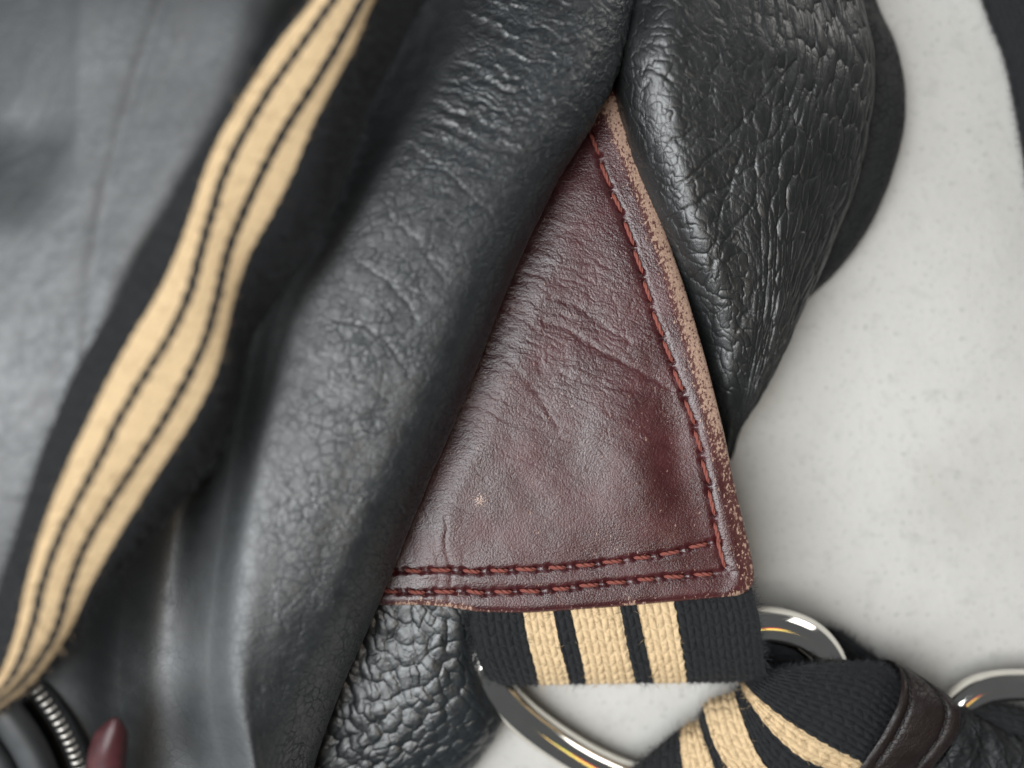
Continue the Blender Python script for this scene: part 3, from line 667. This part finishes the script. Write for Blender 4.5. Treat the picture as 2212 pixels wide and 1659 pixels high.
# --- striped strap lying across the bag on the left
EDGES = [  # y, x along each stripe edge
 [(-300,860),(-60,705),(23,655),(78,609),(234,496),(391,391),(547,312),(648,258),(703,219),(812,156),(926,109),(1024,74),(1141,39),(1235,8),(1400,-45),(1525,-110),(1600,-210),(1900,-520)],
 [(-300,890),(-60,728),(0,680),(90,602),(219,520),(289,477),(375,441),(461,414),(547,383),(648,336),(758,266),(836,227),(926,184),(1000,148),(1075,117),(1160,86),(1242,62),(1349,41),(1451,9),(1525,-55),(1600,-150),(1900,-460)],
 [(-300,930),(-60,758),(4,711),(121,629),(219,558),(312,508),(406,465),(488,445),(559,422),(610,412),(668,390),(750,347),(832,293),(914,246),(1004,203),(1102,150),(1219,96),(1334,71),(1451,34),(1525,-40),(1600,-135),(1900,-445)],
 [(-300,944),(-60,772),(4,724),(121,642),(219,572),(312,521),(406,478),(488,457),(559,435),(610,426),(668,403),(750,360),(832,306),(914,259),(1004,216),(1102,162),(1219,108),(1334,81),(1451,44),(1525,-33),(1600,-128),(1900,-438)],
 [(-300,1000),(-60,812),(23,762),(133,704),(211,653),(289,602),(379,556),(473,513),(539,487),(617,468),(688,456),(766,424),(860,377),(942,326),(1020,275),(1113,214),(1227,152),(1305,136),(1399,102),(1451,68),(1525,-22),(1600,-112),(1900,-420)],
 [(-300,1014),(-60,826),(23,776),(133,718),(211,667),(289,616),(379,569),(473,526),(539,499),(617,480),(688,467),(766,437),(860,390),(942,339),(1020,288),(1113,226),(1227,163),(1305,146),(1399,112),(1451,78),(1525,-14),(1600,-104),(1900,-412)],
 [(-300,1040),(-60,842),(0,805),(78,777),(176,723),(289,664),(391,625),(492,570),(559,530),(617,512),(664,500),(711,490),(797,469),(875,434),(965,375),(1035,332),(1113,281),(1242,204),(1355,154),(1407,124),(1481,64),(1525,0),(1600,-92),(1900,-400)],
 [(-300,1180),(-60,955),(39,898),(130,850),(215,806),(449,723),(578,660),(695,560),(770,526),(887,508),(977,474),(1039,430),(1121,360),(1180,300),(1260,232),(1355,172),(1407,138),(1481,78),(1525,10),(1600,-80),(1900,-388)]]
EDGES = [[(-820, e[0][1] + 260)] + e for e in EDGES]
YS = [-820, -640, -470, -300, -160, -60, 20, 100, 190, 280, 370, 460, 550, 640, 730, 820, 910, 1000, 1090, 1180, 1270, 1360, 1460, 1560, 1700, 1900]
def edge_x(tab):
    a = np.array(tab, float); yy = np.arange(-820, 1901, 4.0); return np.interp(YS, yy, smooth(np.interp(yy, a[:, 0], a[:, 1]), 9))
EX = [edge_x(e) for e in EDGES]
ZB = np.interp(YS, [-820, -640, -470, -300, 0, 430, 800, 1100, 1300, 1460, 1600, 1900], [12, 27, 44, 56, 59, 60.5, 62, 62, 60, 56, 51, 46])
ZM = np.interp(YS, [-820, -300, 1150, 1360, 1900], [-4, -9, -8, -4, -3])
lx = [(y, [e[k] + o_ for e, o_ in zip(EX, (0, 0, -4, 4, -4, 4, 0, 0))], [ZB[k], ZB[k] + 2, ZB[k] + 2.4, ZB[k] + 2.4, ZB[k] + 1.6, ZB[k] + 1.2, ZB[k], ZB[k] + ZM[k]]) for k, y in enumerate(YS)]
ls = [[(x, y, z) for x, z in zip(xs, zs)] for y, xs, zs in lx]
lstrap = web('webbing_strap', ls, None, pitch=.15, yarn=.42, thick=1.0, amp=.14, jag=.07, outer=.2, fuzz=6000, edge_fuzz=1500, fuzz_len=(.4, 1.2), seed=461)
tag(lstrap, 'striped tan and black webbing strap lying across the black leather panel', 'strap')

# --- strap end at the upper right, lying on the floor
us = [[(2070,-260,6),(2200,-300,7),(2330,-340,6)], [(2118,-40,5),(2250,-60,6),(2390,-80,5)], [(2146,45,4.5),(2280,30,6),(2420,10,5)], [(2176,120,4.5),(2310,110,6),(2450,90,5)], [(2198,220,4.5),(2330,220,6),(2470,210,5)],
      [(2214,310,4.5),(2350,320,6),(2490,320,5)], [(2240,480,4),(2380,500,5),(2520,510,4)], [(2300,760,2),(2440,780,2.5),(2580,790,2)]]
o = web('black_strap', us, None, pitch=.2, yarn=.8, stripes=False, amp=.16, fuzz=300, edge_fuzz=900, seed=471, thick=1.6)
tag(o, 'plain black woven strap lying on the bare concrete', 'strap')
fibres()

# --- zip pocket at the lower left
zipc = crv(W(np.array([(38,1440,46.5),(60,1478,46),(98,1530,45),(132,1585,43.6),(160,1650,42),(185,1740,39.5),(205,1850,36)], float)), 60)
T = np.gradient(zipc, axis=0); T /= np.linalg.norm(T, axis=1, keepdims=True); side = np.cross(T, [0, 0, 1.]); side /= np.linalg.norm(side, axis=1, keepdims=True)
def strip(name, o0, o1, dz0, dz1, mat, parent, bulge=0.0):
    prof = [(o0, dz0 - 2.0), (o0, dz0), ((o0 * 2 + o1) / 3, (dz0 * 2 + dz1) / 3 + bulge), ((o0 + o1 * 2) / 3, (dz0 + dz1 * 2) / 3 + bulge), (o1, dz1), (o1, dz1 - 2.0)]
    v = np.stack([zipc + side * a * 1e-3 + np.array([0, 0, b * 1e-3]) for a, b in prof], 1)
    n, m = v.shape[:2]; idx = np.arange(n * m).reshape(n, m)
    q = np.stack([idx[:-1, :-1], idx[1:, :-1], idx[1:, 1:], idx[:-1, 1:]], -1).reshape(-1, 4)
    return link(name, raw_mesh(name, v.reshape(-1, 3), q), mat, parent)
zp = strip('zip', -1.4, 1.4, -1.0, -1.0, MAT_TAPE, bag); zp['label'] = 'metal zip of a pocket'
def tooth_mesh():
    v, q = [], []
    for i in range(9):
        a = math.pi * i / 8
        for x, rr in ((-.27, .46), (-.22, .66), (.22, .66), (.27, .46)): v.append((x, -math.cos(a) * rr * 1.25, math.sin(a) * rr))
    for i in range(8):
        for j in range(3): q.append((i * 4 + j, i * 4 + j + 1, i * 4 + j + 5, i * 4 + j + 4))
    return raw_mesh('tooth', np.array(v) * 1e-3, q)
TM = tooth_mesh(); TM.materials.append(MAT_ZIP)
seg = np.r_[0, np.cumsum(np.linalg.norm(np.diff(zipc, axis=0), axis=1))]
for s_ in np.arange(.0008, seg[-1] - .001, .00098):
    p = Vector([np.interp(s_, seg, zipc[:, k]) for k in range(3)]); tt = Vector([np.interp(s_, seg, T[:, k]) for k in range(3)]).normalized()
    sd = tt.cross(Vector((0, 0, 1))).normalized(); up_ = sd.cross(tt)
    o = bpy.data.objects.new('tooth', TM); COL.objects.link(o); o.parent = zp
    o.matrix_world = Matrix.Translation(p + Vector((0, 0, -.0009))) @ Matrix((tt, sd, up_)).transposed().to_4x4()
strip('pocket_welt', 2.2, 6.5, 1.6, .4, MAT_LEATHER, bag, .8)
strip('pocket_welt', 7.0, 13, .8, -1.5, MAT_LEATHER, bag, .8)
# zip pull: folded burgundy leather tongue
pr = [[(176,1760,49),(192,1766,51.5),(222,1768,53),(252,1764,51.5),(262,1758,48)], [(186,1659,52),(204,1661,55),(230,1662,56.5),(258,1660,55),(272,1655,51)], [(194,1615,53),(212,1612,56.5),(236,1608,58),(262,1606,56),(276,1604,52)],
      [(212,1575,53),(226,1570,56),(246,1566,57.5),(264,1568,56),(275,1576,52)], [(236,1555,53),(242,1551,55),(250,1549,56),(258,1551,55),(264,1557,52)], [(244,1554,52),(247,1552,53),(250,1551,53),(253,1552,53),(256,1555,52)]]
pr = [[(x, y, q[0][2] + (z - q[0][2]) * .55 - 6.5) for x, y, z in q] for q in pr]
S = Sheet(pr, .25); S.build('zip_pull', MAT_PULL, bag)['label'] = 'burgundy leather zip pull'
